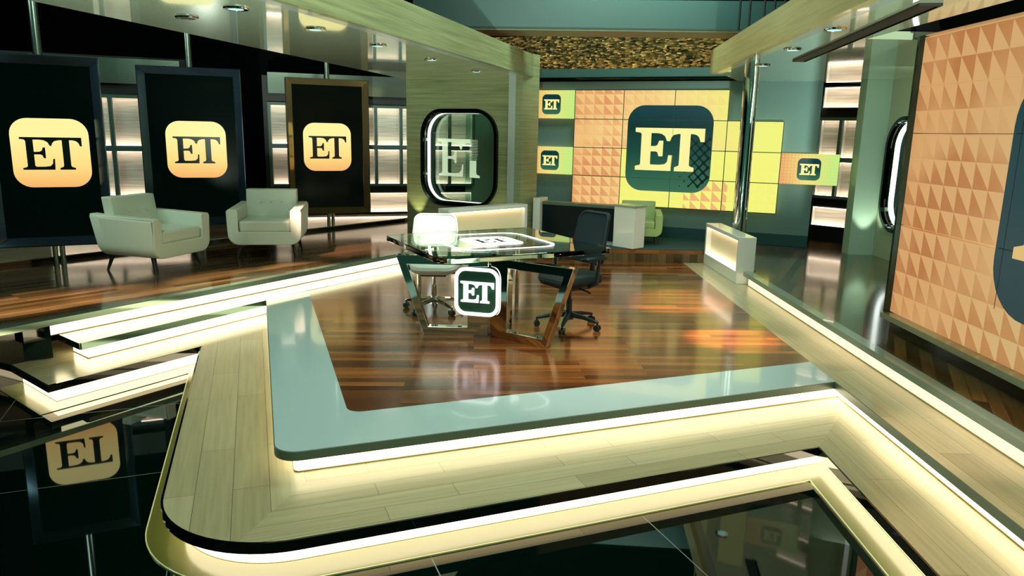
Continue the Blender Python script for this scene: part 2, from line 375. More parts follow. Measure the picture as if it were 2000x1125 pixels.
# ------------------------------------------------------------------ decks
D4 = Vector((.53, .848)); N4 = Vector((-.848, .53)); D5 = Vector((-.786, .618))
A = (-1.274, 3.749); IA = (-1.013, 4.37); B = (2.395, 5.184); n0 = Vector((-3.493, 5.747)); n0e = Vector((-2.531, 7.41)); n1 = Vector((-3.444, 5.218)); n1e = Vector((-2.747, 6.287))
far0 = n0e+D4*4.2           # far end of the wood / diagonal strip seam
lf0 = Vector((-3.74, 5.86)); lfS = lf0-D4*5; lfE = lf0+D4*5.35
rin0 = n0+N4*.62; rin0 = Vector((-4.02, 6.18)); rinE = far0+N4*.62
def deck(poly, z, m, name, t=.05): return struct(MB().prism(poly, z-t, z).build(name, m))
# z = 0: grey L border, cherry floor, pale strips
e = Vector((-.327, .945)); inLe = Vector(IA)+e*((Vector((-2.283, 7.9))-Vector(IA)).dot(e))
bl = rounded([tuple(n0e), A, IA, tuple(inLe)], {1: .13})
# split of the border at its mitre
cA = rounded([tuple(n0e), A, B], {1: .13}, 8)[1:-1]; cI = rounded([tuple(inLe), IA, (2.395, 5.657)], {1: .09}, 8)[1:-1]
h = len(cA)//2; hi = len(cI)//2
deck([tuple(n0e)]+cA[:h+1]+cI[:hi+1][::-1]+[tuple(inLe)], 0, BORDER, 'stage_border_left')
deck(cA[h:]+[B, (2.395, 5.657)]+cI[hi:][::-1], 0, BORDER, 'stage_border_front')
deck([tuple(inLe)]+cI+[(2.395, 5.657), (2.395, 10.3), (-.3, 11.2), tuple(n0e+D4*4.3)], 0, FLOORW, 'stage_floor')
deck([(2.395, 1.0), (3.1, 1.0), (3.1, 10.4), (2.395, 10.4)], 0, LW_R, 'stage_strip_right')
p2 = n0+D5*.56
deck([tuple(n0), tuple(n0e), tuple(n0e+D4*4.3), tuple(n0e+D4*4.3+N4*.6), tuple(p2)], 0, LW_D, 'stage_strip_left')
# z = -.17 ledge
LC = (-1.6, 2.949); RC = (1.975, 4.39)
cL = rounded([tuple(n1e), LC, RC], {1: .62}, 18)[1:-1]; h = 14
deck([tuple(n1), tuple(n1e), (-2.0, 7.48), (-2.9, 8.1), tuple(n1+D5*1.2)], -.17, LW_D, 'ledge_strip_left')
deck([tuple(n1e)]+cL[:h]+[(-1.0, 4.3), (-1.6, 7.0), (-2.0, 7.48)], -.17, LW_L, 'ledge_left')
deck(cL[h-1:]+[RC, (2.75, 5.55), (-1.0, 4.3)], -.17, LW_F, 'ledge_front')
deck([RC, (1.93, 1.0), (2.75, 1.0), (2.75, 5.55)], -.17, LW_R, 'ledge_right')
# z = +.17 upper floors
FE = 10.25
deck([tuple(lfS+N4*.1), tuple(lfE+N4*.1), (lfE.x, 14.9), (-8.8, 14.9), (-8.8, 1.2)], .17, FLOORL, 'upper_floor_left')
struct(ribbon([tuple(lfS), tuple(lfE)], 0, .1, .12, .172).build('upper_floor_edge_left', mat('mirrored_grey_edge', '#8aa090', .08, .6)))
deck([(lfE.x, FE), (2.93, FE), (2.93, 14.9), (lfE.x, 14.9)], .17, FLOORW, 'upper_floor_back')
deck([(1.1, FE+.01), (2.93, FE+.01), (2.93, 11.5), (.9, 11.9)], .176, mat('dark_teal_carpet', '#1c4448', .8), 'carpet_back', .005)
deck([(2.87, 1.0), (7.7, 1.0), (7.7, 14.9), (2.93, 14.9), (2.93, 8.7), (2.87, 8.7)], .17, planks('cherry_plank_floor_right', 64, '#33270f', '#56401f', '#7a5c34', 1.3, .085, .15, .5, streak=.4), 'upper_floor_right')
struct(MB().prism([(2.77, 1.0), (2.87, 1.0), (2.87, 8.7), (2.77, 8.7)], .12, .17).build('upper_floor_edge_right', mat('grey_green_edge_board', '#74897c', .22, coat=.4)))
struct(ribbon([(lfE.x, FE), (2.93, FE)], -.03, 0, 0, .12).build('riser_back', MATS['cherry_plank_floor_left']))
# black fascias along the ledge and strip ends, light acrylic border on the ground
nose = [tuple(n1e)]+cL+[RC, (1.93, 1.0)]
struct(ribbon(nose, 0, -.012, -.225, -.168).build('trim_1', BLACKG))
struct(ribbon([tuple(n1+D5*1.15), tuple(n1), tuple(n1e)], 0, -.012, -.225, -.168).build('trim_2', BLACKG))
struct(ribbon([tuple(p2), tuple(n0)], 0, -.012, -.055, .002).build('trim_3', BLACKG))
struct(ribbon([tuple(n0), tuple(n0e)], 0, -.012, -.055, .002).build('trim_4', mat('dark_mirror_nosing', '#5d7668', .1, .7)))
struct(ribbon([tuple(n0e)]+cA+[B], 0, -.006, -.055, -.004).build('trim_5', FASC))
struct(ribbon([B, (2.395, 1.0)], 0, -.006, -.055, -.002).build('trim_6', FASC))
border = [tuple(n1e)]+cL+[RC, (1.93, 1.0)]
struct(ribbon(border, .15, -.09, -.345, -.334).build('floor_border_right', OLIVE))
struct(ribbon(border, -.09, -.096, -.345, -.332).build('trim_7', mat('bright_edge_trim', '#f0f4c0', .2, .3)))
b1 = [tuple(n1+D5*1.2), tuple(n1), tuple(n1e-D4*.02)]
struct(ribbon(b1, .15, -.12, -.346, -.335).build('floor_border_left', OLIVE))
# lit risers
def riser(pts, ins, z0, z1, label, m=LED, grp=None):
    o = empty('step_light', (pts[0][0], pts[0][1], z0)); inv = Matrix.Translation((-pts[0][0], -pts[0][1], -z0))
    ribbon(pts, ins, ins+.02, z0+.009, z1-.001).build('light_strip', m, o, M=inv)
    ribbon(pts, ins-.004, ins+.02, z0+.001, z0+.008).build('base_rail', mat('cream_acrylic_rail', '#e0d0a0', .3), o, M=inv)
    return tag(o, label, 'step light')
riser([tuple(n0e)]+cA+[B, (2.395, 1.0)], .10, -.17, -.05, 'glowing white riser wrapping under the blue grey stage edge and down beside the desk floor')
riser([tuple(n1e-D4*.0)]+cL+[RC, (1.93, 1.0)], .09, -.34, -.225, 'glowing riser under the pale ledge, wrapping round its curved front corner')
riser([tuple(n0+D5*.4), tuple(n0), tuple(n0e+D4*.2)], .09, -.17, -.05, 'middle of the three glowing risers at left, under the middle step')
riser([tuple(n1+D5*.9), tuple(n1), tuple(n1e+D4*.2)], .07, -.34, -.225, 'lowest of the three glowing risers at left, just above the black glass')
riser([tuple(lf0), tuple(lfE)], .14, 0, .12, 'topmost glowing riser at left, below the armchair floor')
riser([(2.77, 8.7), (2.77, 1.0)], .07, 0, .12, 'long straight glowing riser at right below the large screen floor', m=emis('dim_warm_led', '#ffe6b0', 1.7))
# black end block and dark side of the left floor
tag(MB().box((0, 0, .075), (.16, .12, .15), rz=R(58)).build('end_block', BLACKG), 'small black block capping the left end of the topmost glowing riser', 'end block').location = (-3.93, 5.80, 0)
struct(ribbon([tuple(lfS), tuple(lf0-D4*.1)], .14, .2, -.34, .12).build('riser_dark_left', BLACKG))
struct(ribbon([(-3.86, 5.95), (-5.2, 5.05)], .0, .1, -.165, .119).build('riser_dark_end', mat('dark_green_glass_side', '#041a16', .1)))
# low pale plinth behind the portrait screens
pl0 = Vector((-5.666, 8.0)); pl1 = Vector((-1.92, 12.95))
deck([tuple(pl0-(pl1-pl0)*.4), tuple(pl1), (-1.2, 14.6), (-8.7, 14.6), (-8.7, 4.2)], .225, planks('pale_gloss_boards', 60, '#9a8c70', '#aa9a7c', '#b8a888', 2, .2, .1, .6, .0008, '#4c4630', .2), 'plinth_left', .053)
struct(ribbon([tuple(pl0-(pl1-pl0)*.4), tuple(pl1)], 0, -.012, .171, .215).build('trim_8', BLACKG))

# ------------------------------------------------------------------ back-lit window bays
def light_box(mb_frame, parent, M, x0, x1, z0, z1, depth=.1, led='bottom', panes=1, name='window_pane', ledm=LED2):
    """open shallow box with brushed backing and a hidden LED strip on its sill"""
    MB().box(((x0+x1)/2, depth, (z0+z1)/2), (x1-x0, .02, z1-z0)).build('backing', PANE, parent, M=M)
    f = MB(); t = .012
    f.box((x0+t/2, depth/2, (z0+z1)/2), (t, depth, z1-z0)); f.box((x1-t/2, depth/2, (z0+z1)/2), (t, depth, z1-z0))
    f.box(((x0+x1)/2, depth/2, z0+t/2), (x1-x0-2*t, depth, t)); f.box(((x0+x1)/2, depth/2, z1-t/2), (x1-x0-2*t, depth, t))
    f.build('casing', WHITE, parent, M=M)
    MB().box(((x0+x1)/2, .03, z0+t+.008), (x1-x0-2*t-.01, .04, .012)).build('light_strip', ledm, parent, M=M)
    MB().box(((x0+x1)/2, .03, z1-t-.004), (x1-x0-2*t-.01, .03, .006)).build('light_strip', ledm, parent, M=M)
def window_bay(M, x0, ncol, pitch, rows, header, lower, label, wall_x, top=2.7, ledm=LED2, seed=0):
    o = empty('lit_window_bay', M.translation); I = Matrix.Translation(-M.translation)
    L = I @ M; x1 = x0+ncol*pitch
    if header:
        MB().box(((x0+x1)/2, .02, (header[0]+header[1])/2), (x1-x0, .03, header[1]-header[0])).build('header_panel', mat('gloss_silver_panel', '#8f9c92', .16, .75), o, M=L, bevel=.004)
    fr = MB(); z0, z1 = rows[-1][0], rows[0][1]; b = .045
    for i in range(ncol+1): fr.box((x0+i*pitch, -.02, (z0+z1)/2), (b, .05, z1-z0+b))
    for a, c in [(z1, z1), (rows[0][0], rows[1][1]), (z0, z0)]: fr.box(((x0+x1)/2, -.02, (a+c)/2), (x1-x0+b, .052, max(b, abs(a-c)+.02)))
    fr.build('window_frame', mat('slate_green_frame', '#4d6a62', .4), o, M=L)
    for zz0, zz1 in rows:
        for i in range(ncol):
            light_box(None, o, L, x0+i*pitch+.022, x0+(i+1)*pitch-.022, zz0, zz1, ledm=ledm)
    if lower: light_box(None, o, L, x0+.02, x1-.02, lower[0], lower[1], ledm=ledm)
    tag(o, label, 'window')
    return o
M2 = plane_frame((-6.933, 10.301), (-4.851, 11.144)); L2 = hypot(2.082, .843)
M3 = plane_frame((-4.25, 12.9), (-.774, 14.062)); L3 = hypot(3.476, 1.162)
def off(M, y): return M @ Matrix.Translation((0, y, 0))
struct(MB().box((L2/2-.6, .16, 1.45), (L2+1.3, .08, 2.48)).build('wall_left_front_bay', BLACK, M=M2))
struct(MB().box((L3/2+.1, .16, 1.4), (L3+.3, .08, 2.42)).build('wall_left_rear_bay', BLACK, M=M3))
struct(MB().box((L3+.42, .1, 1.36), (1.1, .06, 2.37)).build('column_rear_left', mat('slate_green_column', '#8fb0a0', .4), M=M3))
window_bay(M2, L2-1.93, 4, .47, [(1.43, 2.13), (.71, 1.37)], (2.31, 2.66), (.27, .62), 'large backlit grid window between the two leftmost tall screens', None)
window_bay(M3, .04, 8, .452, [(1.46, 2.14), (.76, 1.40)], (2.31, 2.66), (.26, .62), 'long backlit grid window behind the third tall screen and oval opening', None)
W0 = Vector((4.218, 10.65)); WD = Vector((-.927, .375))
W0b = W0*1.09; MD = plane_frame(tuple(W0b), (W0b.x+.707, W0b.y-.707))
struct(MB().box((.40, .2, 1.33), (.86, .16, 2.4)).build('wall_right_bay', BLACK, M=MD))
window_bay(MD, .07, 2, .335, [(1.46, 2.04), (.87, 1.41)], None, (.42, .72), 'narrow backlit grid window right of the teal video wall', None)
oo = empty('backlit_wall_box', MD.translation); light_box(None, oo, Matrix.Translation(-MD.translation) @ MD, .09, .73, 2.2, 2.51); oo.name = 'backlit_wall_box'; tag(oo, 'small backlit silver panel at the top of the narrow right window wall', 'wall panel')

# ------------------------------------------------------------------ portrait screens on poles
def portrait_screen(post, c0, c1, label, bz=.42, tz=2.48, pole_top=4.9, logo_z=1.43, lsize=.72, lx=0, fr=.095, fm=DCHROME):
    o = empty('portrait_screen', (post[0], post[1], .17)); a = atan2(c1[1]-c0[1], c1[0]-c0[0]); wd = hypot(c1[0]-c0[0], c1[1]-c0[1]); cx = (c0[0]+c1[0])/2; cy = (c0[1]+c1[1])/2
    M = Matrix.Translation((cx-post[0], cy-post[1], -.17)) @ Matrix.Rotation(a, 4, 'Z')
    hw = wd/2; y0 = -.02
    def quadframe():
        mb = MB(); out = [(-hw, bz), (hw, bz), (hw, tz), (-hw, tz)]; ins = [(-hw+fr, bz+fr), (hw-fr, bz+fr), (hw-fr, tz-fr), (-hw+fr, tz-fr)]; lip = [(-hw+.012, bz+.012), (hw-.012, bz+.012), (hw-.012, tz-.012), (-hw+.012, tz-.012)]
        L = [[mb.bm.verts.new((x, y, z)) for x, z in q] for q, y in ((out, .12), (out, y0), (lip, y0-.012), (ins, .05), (ins, .12))]
        for i in range(5):
            for k in range(4): mb.bm.faces.new((L[i][k], L[i][(k+1) % 4], L[(i+1) % 5][(k+1) % 4], L[(i+1) % 5][k]))
        return mb
    quadframe().build('frame', fm, o, M=M)
    MB().box((0, .09, (bz+tz)/2), (wd-2*fr+.01, .05, tz-bz-2*fr+.01)).build('screen_panel', SCRBLK, o, M=M)
    B_ = M @ Matrix.Translation((lx, .064, logo_z))
    s = badge(lsize, .002, GOLD, o, B_, 'logo_badge'); letters(lsize, .003, LETBLK, o, B_, 'logo_letters', .002)
    pm = MB(); pm.tube([(-.035, 0, 0), (-.035, 0, bz-.16)], .028).tube([(.035, 0, 0), (.035, 0, bz-.16)], .028); pm.build('foot_pole', STEEL, o, M=Matrix.Translation((M.translation.x, M.translation.y, 0)) @ Matrix.Rotation(a, 4, 'Z') @ Matrix.Translation((0, .07, 0)), smooth=True)
    MB().tube([(0, .07, tz), (0, .07, pole_top)], .045, 20).build('ceiling_pole', STEEL, o, M=M, smooth=True)
    MB().box((0, .16, (bz+tz)/2), (wd*.7, .08, (tz-bz)*.8)).build('rear_housing', BLACK, o, M=M)
    tag(o, label, 'screen'); return o
s1a = Vector((-4.563, 8.359)); s1d = (s1a-Vector((-5.444, 7.93))).normalized()
portrait_screen((-5.1, 8.09), tuple(s1a-s1d*1.13), tuple(s1a), 'tall portrait screen with gold logo badge at far left, cut by the picture edge', bz=.405, tz=2.447, logo_z=1.42, lx=.03, lsize=.74)
portrait_screen((-4.29, 9.99), (-4.873, 9.78), (-3.69, 10.21), 'tall portrait screen with gold logo badge, second from left, between two armchairs', bz=.43, tz=2.49, logo_z=1.43, lx=.03, lsize=.745)
portrait_screen((-2.98, 12.01), (-3.56, 11.76), (-2.385, 12.283), 'tall portrait screen with yellow logo badge and bronze chrome frame, beside the veneered wall', bz=.39, tz=2.507, logo_z=1.45, lx=-.02, lsize=.755, fm=mat('bronze_chrome', '#a89468', .14, .7))

# ------------------------------------------------------------------ left portal: veneer wall with oval opening, soffit, jamb
P0 = Vector((-1.78, 12.335)); P1 = Vector((.017, 11.135)); MP = plane_frame(tuple(P0), tuple(P1)); LP = (P1-P0).length
hcx, hcz, hs = 1.09, 1.33, 1.40
hole = rsq(hs, hs, .36, 10, hcx, hcz)
struct(ring(outer_rect(hole, 0, LP, .17, 2.537), hole, 0, .16).build('wall_portal_left', VENEER, M=MP))
def oval_window(M, cx, cz, s, label, etched=True, d0=-.05, d1=.2):
    o = empty('oval_window', M @ Vector((cx, 0, cz))); T = Matrix.Translation(-(M @ Vector((cx, 0, cz)))) @ M
    ring(rsq(s+.1, s+.1, .41, 10, cx, cz), rsq(s, s, .36, 10, cx, cz), d0, d0+.06).build('front_rim', mat('black_chrome_rim', '#2c3c3c', .08, 1), o, M=T, smooth=False)
    ring(rsq(s-.001, s-.001, .36, 10, cx, cz), rsq(s-.03, s-.03, .345, 10, cx, cz), d0+.06, d0+.10).build('lining', CHROME, o, M=T)
    ring(rsq(s-.001, s-.001, .36, 10, cx, cz), rsq(s-.03, s-.03, .345, 10, cx, cz), d0+.10, d0+.17).build('light_ring', LEDW, o, M=T)
    ring(rsq(s-.001, s-.001, .36, 10, cx, cz), rsq(s-.05, s-.05, .335, 10, cx, cz), d0+.17, d1+.04).build('lining', mat('grey_lining', '#5a7468', .2, .5), o, M=T)
    MB().prism(rsq(s-.052, s-.052, .334, 10, cx, cz), -.008, 0, upright(Matrix.Translation((0, d1, 0)))).build('glass_pane', PANEG, o, M=T)
    if etched:
        # E and the lower part of the T, whose arm breaks up into dots
        k = 1.24/785; B_ = Matrix.Translation((cx-.13, d1-.012, cz)); f = lambda P: [((x-560)*k, -(y-537)*k) for x, y in P]
        mb = MB(); iE = ETP.index((592, 425))
        mb.prism(f([(265, 352), (690, 352), (690, 392), (655, 392), (615, 402)]+ETP[iE:]), -.003, 0, upright(B_))
        mb.prism(f([(686, 560), (768, 560), (768, 680), (775, 697), (812, 708), (812, 730), (686, 730)]), -.003, 0, upright(B_))
        for a in range(7):
            for b_ in range(13):
                x = 686+a*15+(b_ % 2)*7.5; z = 360+b_*15.5
                if x < 790-b_*.6: rr = 5.2-(a*.35); mb.prism(f([(x+rr*cos(t*pi/3), z+rr*sin(t*pi/3)) for t in range(6)]), -.003, 0, upright(B_))
        mb.build('etched_letters', ETCH, o, M=T)
    return tag(o, label, 'window')
oval_window(MP, hcx, hcz, hs, 'rounded square glass opening with etched letters in the pale veneer wall')
struct(MB().box((LP+.06, -.02, 1.36), (.12, .4, 2.37)).build('jamb_portal_left', GREYL, M=MP))
struct(MB().box((LP+.18, .0, 1.45), (.12, .44, 2.8)).build('jamb_veneer_left', VENEER, M=MP))
sof = [(-3.95, 1.8), (-2.55, 1.8), (.09, 11.08), tuple(P1), tuple(P0), (-1.926, 11.386)]
struct(MB().prism(sof, 2.537, 2.60).build('soffit_left', SOFF))
eL = [(-2.55, 1.8), (.09, 11.08)]
struct(ribbon(eL, 0, -.10, 2.532, 2.62).build('soffit_edge_left', GREYL))
struct(ribbon(eL, -.10, -.16, 2.532, 2.84).build('fascia_left', VENEER))
struct(MB().prism([(-3.95, 1.8), (-2.55, 1.8), (.09, 11.08), tuple(P1), tuple(P0), (-1.926, 11.386)], 2.61, 2.83).build('soffit_box_left', BLACK))
# right portal
sofR = [(1.93, 1.8), (2.8, 1.8), (2.8, 6.2), (7.7, 6.2), (7.7, 10.9), (3.2, 11.06), (2.631, 9.85)]
struct(MB().prism(sofR, 2.537, 2.60).build('soffit_right', SOFF))
eR = [(1.93, 1.8), (2.631, 9.85), (3.2, 11.0)]
struct(ribbon(eR[:2], 0, .09, 2.532, 2.62).build('soffit_edge_right', GREYL))
struct(ribbon(eR[:2], .09, .15, 2.532, 2.82).build('fascia_right', VENEER2))
struct(MB().prism([(1.93, 1.8), (2.8, 1.8), (2.8, 6.2), (7.7, 6.2), (7.7, 10.9), (3.2, 11.06), (2.631, 9.85)], 2.61, 2.80).build('soffit_box_right', BLACK))
# downlights
def downlight(x, y, z, label, on=True):
    o = empty('downlight', (x, y, z))
    MB().loops([[(cos(2*pi*k/24)*r, sin(2*pi*k/24)*r, zz) for k in range(24)] for r, zz in ((.085, -.001), (.08, -.012), (.058, -.012), (.05, .02))]).build('ring', CHROME, o, smooth=True)
    MB().tube([(0, 0, -.012), (0, 0, -.006)], .05, 20).build('lens', emis('cool_lamp_lens', '#b8f0f0', 1.1) if on else BLACK, o)
    return tag(o, label, 'ceiling light', 'downlights in the ceiling panels')
for x, y, l in [(-.541, 10.272, 'small round downlight nearest the veneered wall in the left ceiling panel'), (-.967, 8.725, 'round downlight second from the veneered wall, left ceiling panel'),
                (-1.332, 7.38, 'middle of the five round downlights in the left ceiling panel'), (-1.639, 6.283, 'fourth round downlight from the veneered wall, left ceiling panel'),
                (-1.914, 5.285, 'nearest lit downlight in the left ceiling panel, at the top picture edge')]: downlight(x, y, 2.5365, l)
downlight(-2.459, 5.770, 2.5365, 'unlit dark downlight near the outer edge of the left ceiling panel', False)
for x, y, l in [(2.745, 8.57, 'small downlight beside the chrome pole in the right ceiling panel'), (2.501, 7.007, 'middle downlight of the right ceiling panel'), (2.319, 5.679, 'near downlight of the right ceiling panel, left of the black slot')]: downlight(x, y, 2.5365, l)
sl = MB(); sl.box((0, 0, 0), (3.45, .13, .02)); o = sl.build('ceiling_slot', mat('slot_black', '#020403', .6), M=Matrix.Rotation(atan2(7.989-4.555, 2.926-2.41), 4, 'Z')); o.location = (2.668, 6.27, 2.53); tag(o, 'long black slot with chrome rail in the right ceiling panel', 'ceiling track')
r_ = MB().box((0, .045, 0), (3.4, .02, .02), M=None).build('rail', CHROME, o, M=Matrix.Rotation(atan2(7.989-4.555, 2.926-2.41), 4, 'Z') @ Matrix.Translation((0, -.09, 0)))
# steel pole
po = empty('chrome_pole', (3.07, 10.0, .17)); MB().tube([(0, 0, 0), (0, 0, 2.366)], .095, 32).build('pole', CHROME, po, smooth=True)
MB().tube([(0, 0, 0), (0, 0, .03)], .12, 32).build('base_ring', STEEL, po); tag(po, 'thick polished chrome pole from floor to right ceiling panel', 'pole')

# ------------------------------------------------------------------ teal back wall with video wall
VO = Vector((.932, 11.979)); VD = Vector((.927, -.375)).normalized(); MV = plane_frame(tuple(VO), tuple(VO+VD))
struct(MB().box((1.35, .22, 1.36), (4.5, .16, 2.38)).build('wall_teal', TEALM, M=MV))
struct(MB().box((1.35, .13, .26), (4.5, .03, .17)).build('baseboard_back', mat('dark_teal_base', '#1b4346', .4), M=MV))
struct(MB().box((1.35, .05, 2.655), (4.6, .5, .12)).build('beam_teal', mat('slate_teal_beam', '#41605c', .3, .3), M=MV))
struct(MB().box((1.35, .09, 2.58), (4.6, .3, .02)).build('trim_9', BLACKG, M=MV))
zr = [.654+.44*k for k in range(5)]; pw = .783; ph = .44
def lit_backer(parent, T, x0, x1, z0, z1):
    m = .03; mb = MB()
    for a, b, c, d in ((x0+m, x1-m, z0+m, z0+m+.015), (x0+m, x1-m, z1-m-.015, z1-m), (x0+m, x0+m+.015, z0+m, z1-m), (x1-m-.015, x1-m, z0+m, z1-m)):
        mb.box(((a+b)/2, .09, (c+d)/2), (b-a, .02, d-c))
    mb.build('back_light', emis('halo_led', '#fff2d0', 1.6), parent, M=T)
vw = empty('video_wall', (VO.x, VO.y, .17)); TI = Matrix.Translation((-VO.x, -VO.y, -.17)) @ MV
vmats = {}
rot = Matrix.Rotation(MV.to_euler().z, 4, 'Z')
vw.rotation_euler = (0, 0, MV.to_euler().z); TL = Matrix.Translation((0, 0, -.17))
def panel(parent, x0, x1, z0, z1, m, T, name='screen_panel'):
    MB().box(((x0+x1)/2, .04, (z0+z1)/2), (x1-x0-.012, .07, z1-z0-.012)).build(name, m, parent, M=T)
for c in range(4):
    for r in range(4):
        if c == 3 and r == 3: continue
        panel(vw, c*pw, (c+1)*pw, zr[r], zr[r+1], VWPIC, TL)
MB().box((1.175, .085, 1.533), (2.3, .02, 1.7), M=TL).build('mount', BLACK, vw)
lit_backer(vw, TL, 0, 3*pw, zr[0], zr[4]); lit_backer(vw, TL, 3*pw-.1, 4*pw, zr[0], zr[3])
BV = TL @ Matrix.Translation((1.51, 0, 1.545)); badge(1.29, .004, BADGE, vw, BV, 'logo_badge', .2)
# diamond net in the lower right of the badge, fading into dots
net = MB(); s_ = .135
def inside(x, z): return abs(x) < .615 and abs(z) < .615 and not (abs(x) > .42 and abs(z) > .42 and hypot(abs(x)-.42, abs(z)-.42) > .19)
for i in range(-8, 16):
    for j in range(-8, 16):
        x = (i+j)*s_/2; z = (i-j)*s_/2*1.05-.05
        if not (.18 < x and z < .2 and inside(x, z)): continue
        wgt = min(1, max(0, (x-.16)/.36)); 
        if x-.5*z < .33 and random.random() < .5 and x < .3: continue
        net.prism([(x+.021*(.4+wgt)*cos(t*pi/3), z+.021*(.4+wgt)*sin(t*pi/3)) for t in range(6)], 0, .0015)
        for dx, dz in ((s_/2, s_/2*1.05), (s_/2, -s_/2*1.05)):
            if inside(x+dx, z+dz) and x > .3 and z+dz < .2:
                d = Vector((dx, dz)).normalized()*1; nx, nz = -d.y*.012*(.3+wgt), d.x*.012*(.3+wgt)
                net.prism([(x+nx, z+nz), (x-nx, z-nz), (x+dx-nx, z+dz-nz), (x+dx+nx, z+dz+nz)], 0, .0012)
net.build('logo_netting', mat('black_teal_print', '#000000', .3, emit='#04201e', es=1), vw, M=upright(BV @ Matrix.Translation((0, -.0062, 0))))
lets = letters(1.29, .008, LETYEL, vw, BV, 'logo_letters', .014)
sm = MB()
for c in range(5):
    top_ = 4 if c < 4 else 3
    sm.box((c*pw, .003, (zr[0]+zr[top_])/2), (.011, .003, zr[top_]-zr[0]))
for k in range(5):
    sm.box(((4 if k < 4 else 3)*pw/2, .003, zr[k]), ((4 if k < 4 else 3)*pw, .003, .011))
sm.box((2*pw, -.0082, 1.533), (.004, .001, 1.26)); sm.box((1*pw+.0, .003, 1.5), (.011, .003, .1))
for k in (1, 2, 3): sm.box((1.51, -.0042, zr[k]), (1.28, .001, .004))
sm.build('panel_seams', mat('dark_green_seam', '#1e4030', .5), vw, M=TL)
tag(vw, 'stepped video wall of orange and yellow panels with large dark logo badge', 'video wall')
def small_screen(x0, z0, label):
    p = VO+VD*x0; o = empty('small_screen', (p.x, p.y, z0), MV.to_euler().z)
    MB().box((pw/2, .04, ph/2), (pw-.006, .07, ph-.006)).build('screen_panel', SMPIC, o)
    BM = Matrix.Translation((pw/2+.0, 0, ph/2)); badge(.31, .003, BADGE, o, BM, 'logo_badge', .22); letters(.31, .005, LETYEL, o, BM, 'logo_letters', .02)
    mb = MB()
    for a, b, c, d in ((.03, pw-.03, .03, .045), (.03, pw-.03, ph-.045, ph-.03)): mb.box(((a+b)/2, .09, (c+d)/2), (b-a, .02, d-c))
    mb.build('back_light', emis('halo_led', '#fff2d0', 1.6), o); return tag(o, label, 'screen')
small_screen(-pw, zr[3], 'small landscape screen with dark logo badge, upper of the two left of the video wall')
small_screen(-pw, zr[1], 'small landscape screen with dark logo badge, lower of the two left of the video wall')
small_screen(4*pw, zr[1], 'small yellow green screen with dark logo badge, right of the video wall')
# stone band above
st = [(-1.4, 13.3), (-.6, 12.9), (.6, 12.5), (1.8, 12.15), (3.2, 11.65), (4.6, 11.3)]
mbS = MB(); 
struct(ribbon(st, 0, .2, 2.6, 3.28).build('wall_stone_band', STONE))
ls = ribbon(st, -.16, -.13, 2.71, 2.73).build('cove_light', emis('amber_led', '#ffb860', 9)); tag(ls, 'amber light strip glowing along the foot of the rough stone band', 'cove light')
# overhead gantry
g0, g1 = Vector((-.95, 9.6)), Vector((3.3, 9.3))
MG = plane_frame(tuple(g0), tuple(g1))
ga = empty('overhead_gantry', (g0.x, g0.y, 3.0)); TG = Matrix.Translation((-g0.x, -g0.y, -3.0)) @ MG
MB().box((2.3, .3, 3.2), (5.4, .1, .36)).build('front_board', mat('slate_teal_board', '#2c4a48', .4), ga, M=TG)
MB().box((2.3, .55, 3.03), (5.4, .6, .04)).build('underside', mat('olive_board', '#5a6248', .45), ga, M=TG)
tag(ga, 'dark teal overhead gantry board hanging above the rough stone band', 'gantry')
for i in range(5):
    p = empty('hanging_rod', (2.45+.11*i+(.05 if i > 1 else 0), 8.6, 2.9)); MB().tube([(0, 0, 0), (0, 0, 2.05)], .012, 8).build('rod', BLACK, p)
    tag(p, ['leftmost', 'second from left', 'middle', 'fourth from left', 'rightmost'][i]+' of the five thin black rods hanging above the right ceiling panel', 'rod', 'black rods above the right ceiling panel')
rg = empty('lighting_rig', (-1.0, 7.2, 3.0)); rb = MB()
rb.tube([(-1.2, 0, .26), (.5, .4, .22)], .02).tube([(-.1, .1, .25), (-.1, .1, 1.9)], .02).tube([(.3, .3, .0), (.3, .3, .24)], .015)
rb.build('pipe', BLACK, rg); MB().box((-.1, .05, .12), (.14, .16, .2)).build('lamp_housing', BLACKG, rg); tag(rg, 'black lighting pipe with lamp above the left ceiling panel edge', 'lighting rig')

# ------------------------------------------------------------------ right wall: jamb column, metal wall with oval opening, stone
struct(MB().box((4.86, 10.32, 1.353), (.34, .2, 2.366)).build('column_right', mat('mint_satin_panel', '#a5c4ae', .3)))
MR = plane_frame((5.03, 10.22), (5.03, 7.6))    # travel towards the camera: local y points to +x side
holeR = rsq(1.4, 1.4, .36, 10, .85, 1.30)
struct(ring(outer_rect(holeR, 0, 2.6, .17, 2.537), holeR, 0, .12).build('wall_portal_right', mat('champagne_satin_panel', '#b4bfa2', .3, .15), M=MR))
oval_window(MR, .85, 1.30, 1.4, 'rounded glass opening with white light ring, half hidden by the large right screen', etched=False)
struct(MB().box((6.0, 8.6, 1.36), (.2, 4.4, 2.37)).build('wall_right_stone', STONE))
struct(MB().box((5.5, 10.6, 1.36), (1.1, .1, 2.37)).build('wall_right_end', TEALM))

# ------------------------------------------------------------------ large right screen
bs = empty('large_screen_wall', (3.17, 6.02, .17), -pi/2)   # local x towards the camera, local -y faces the stage
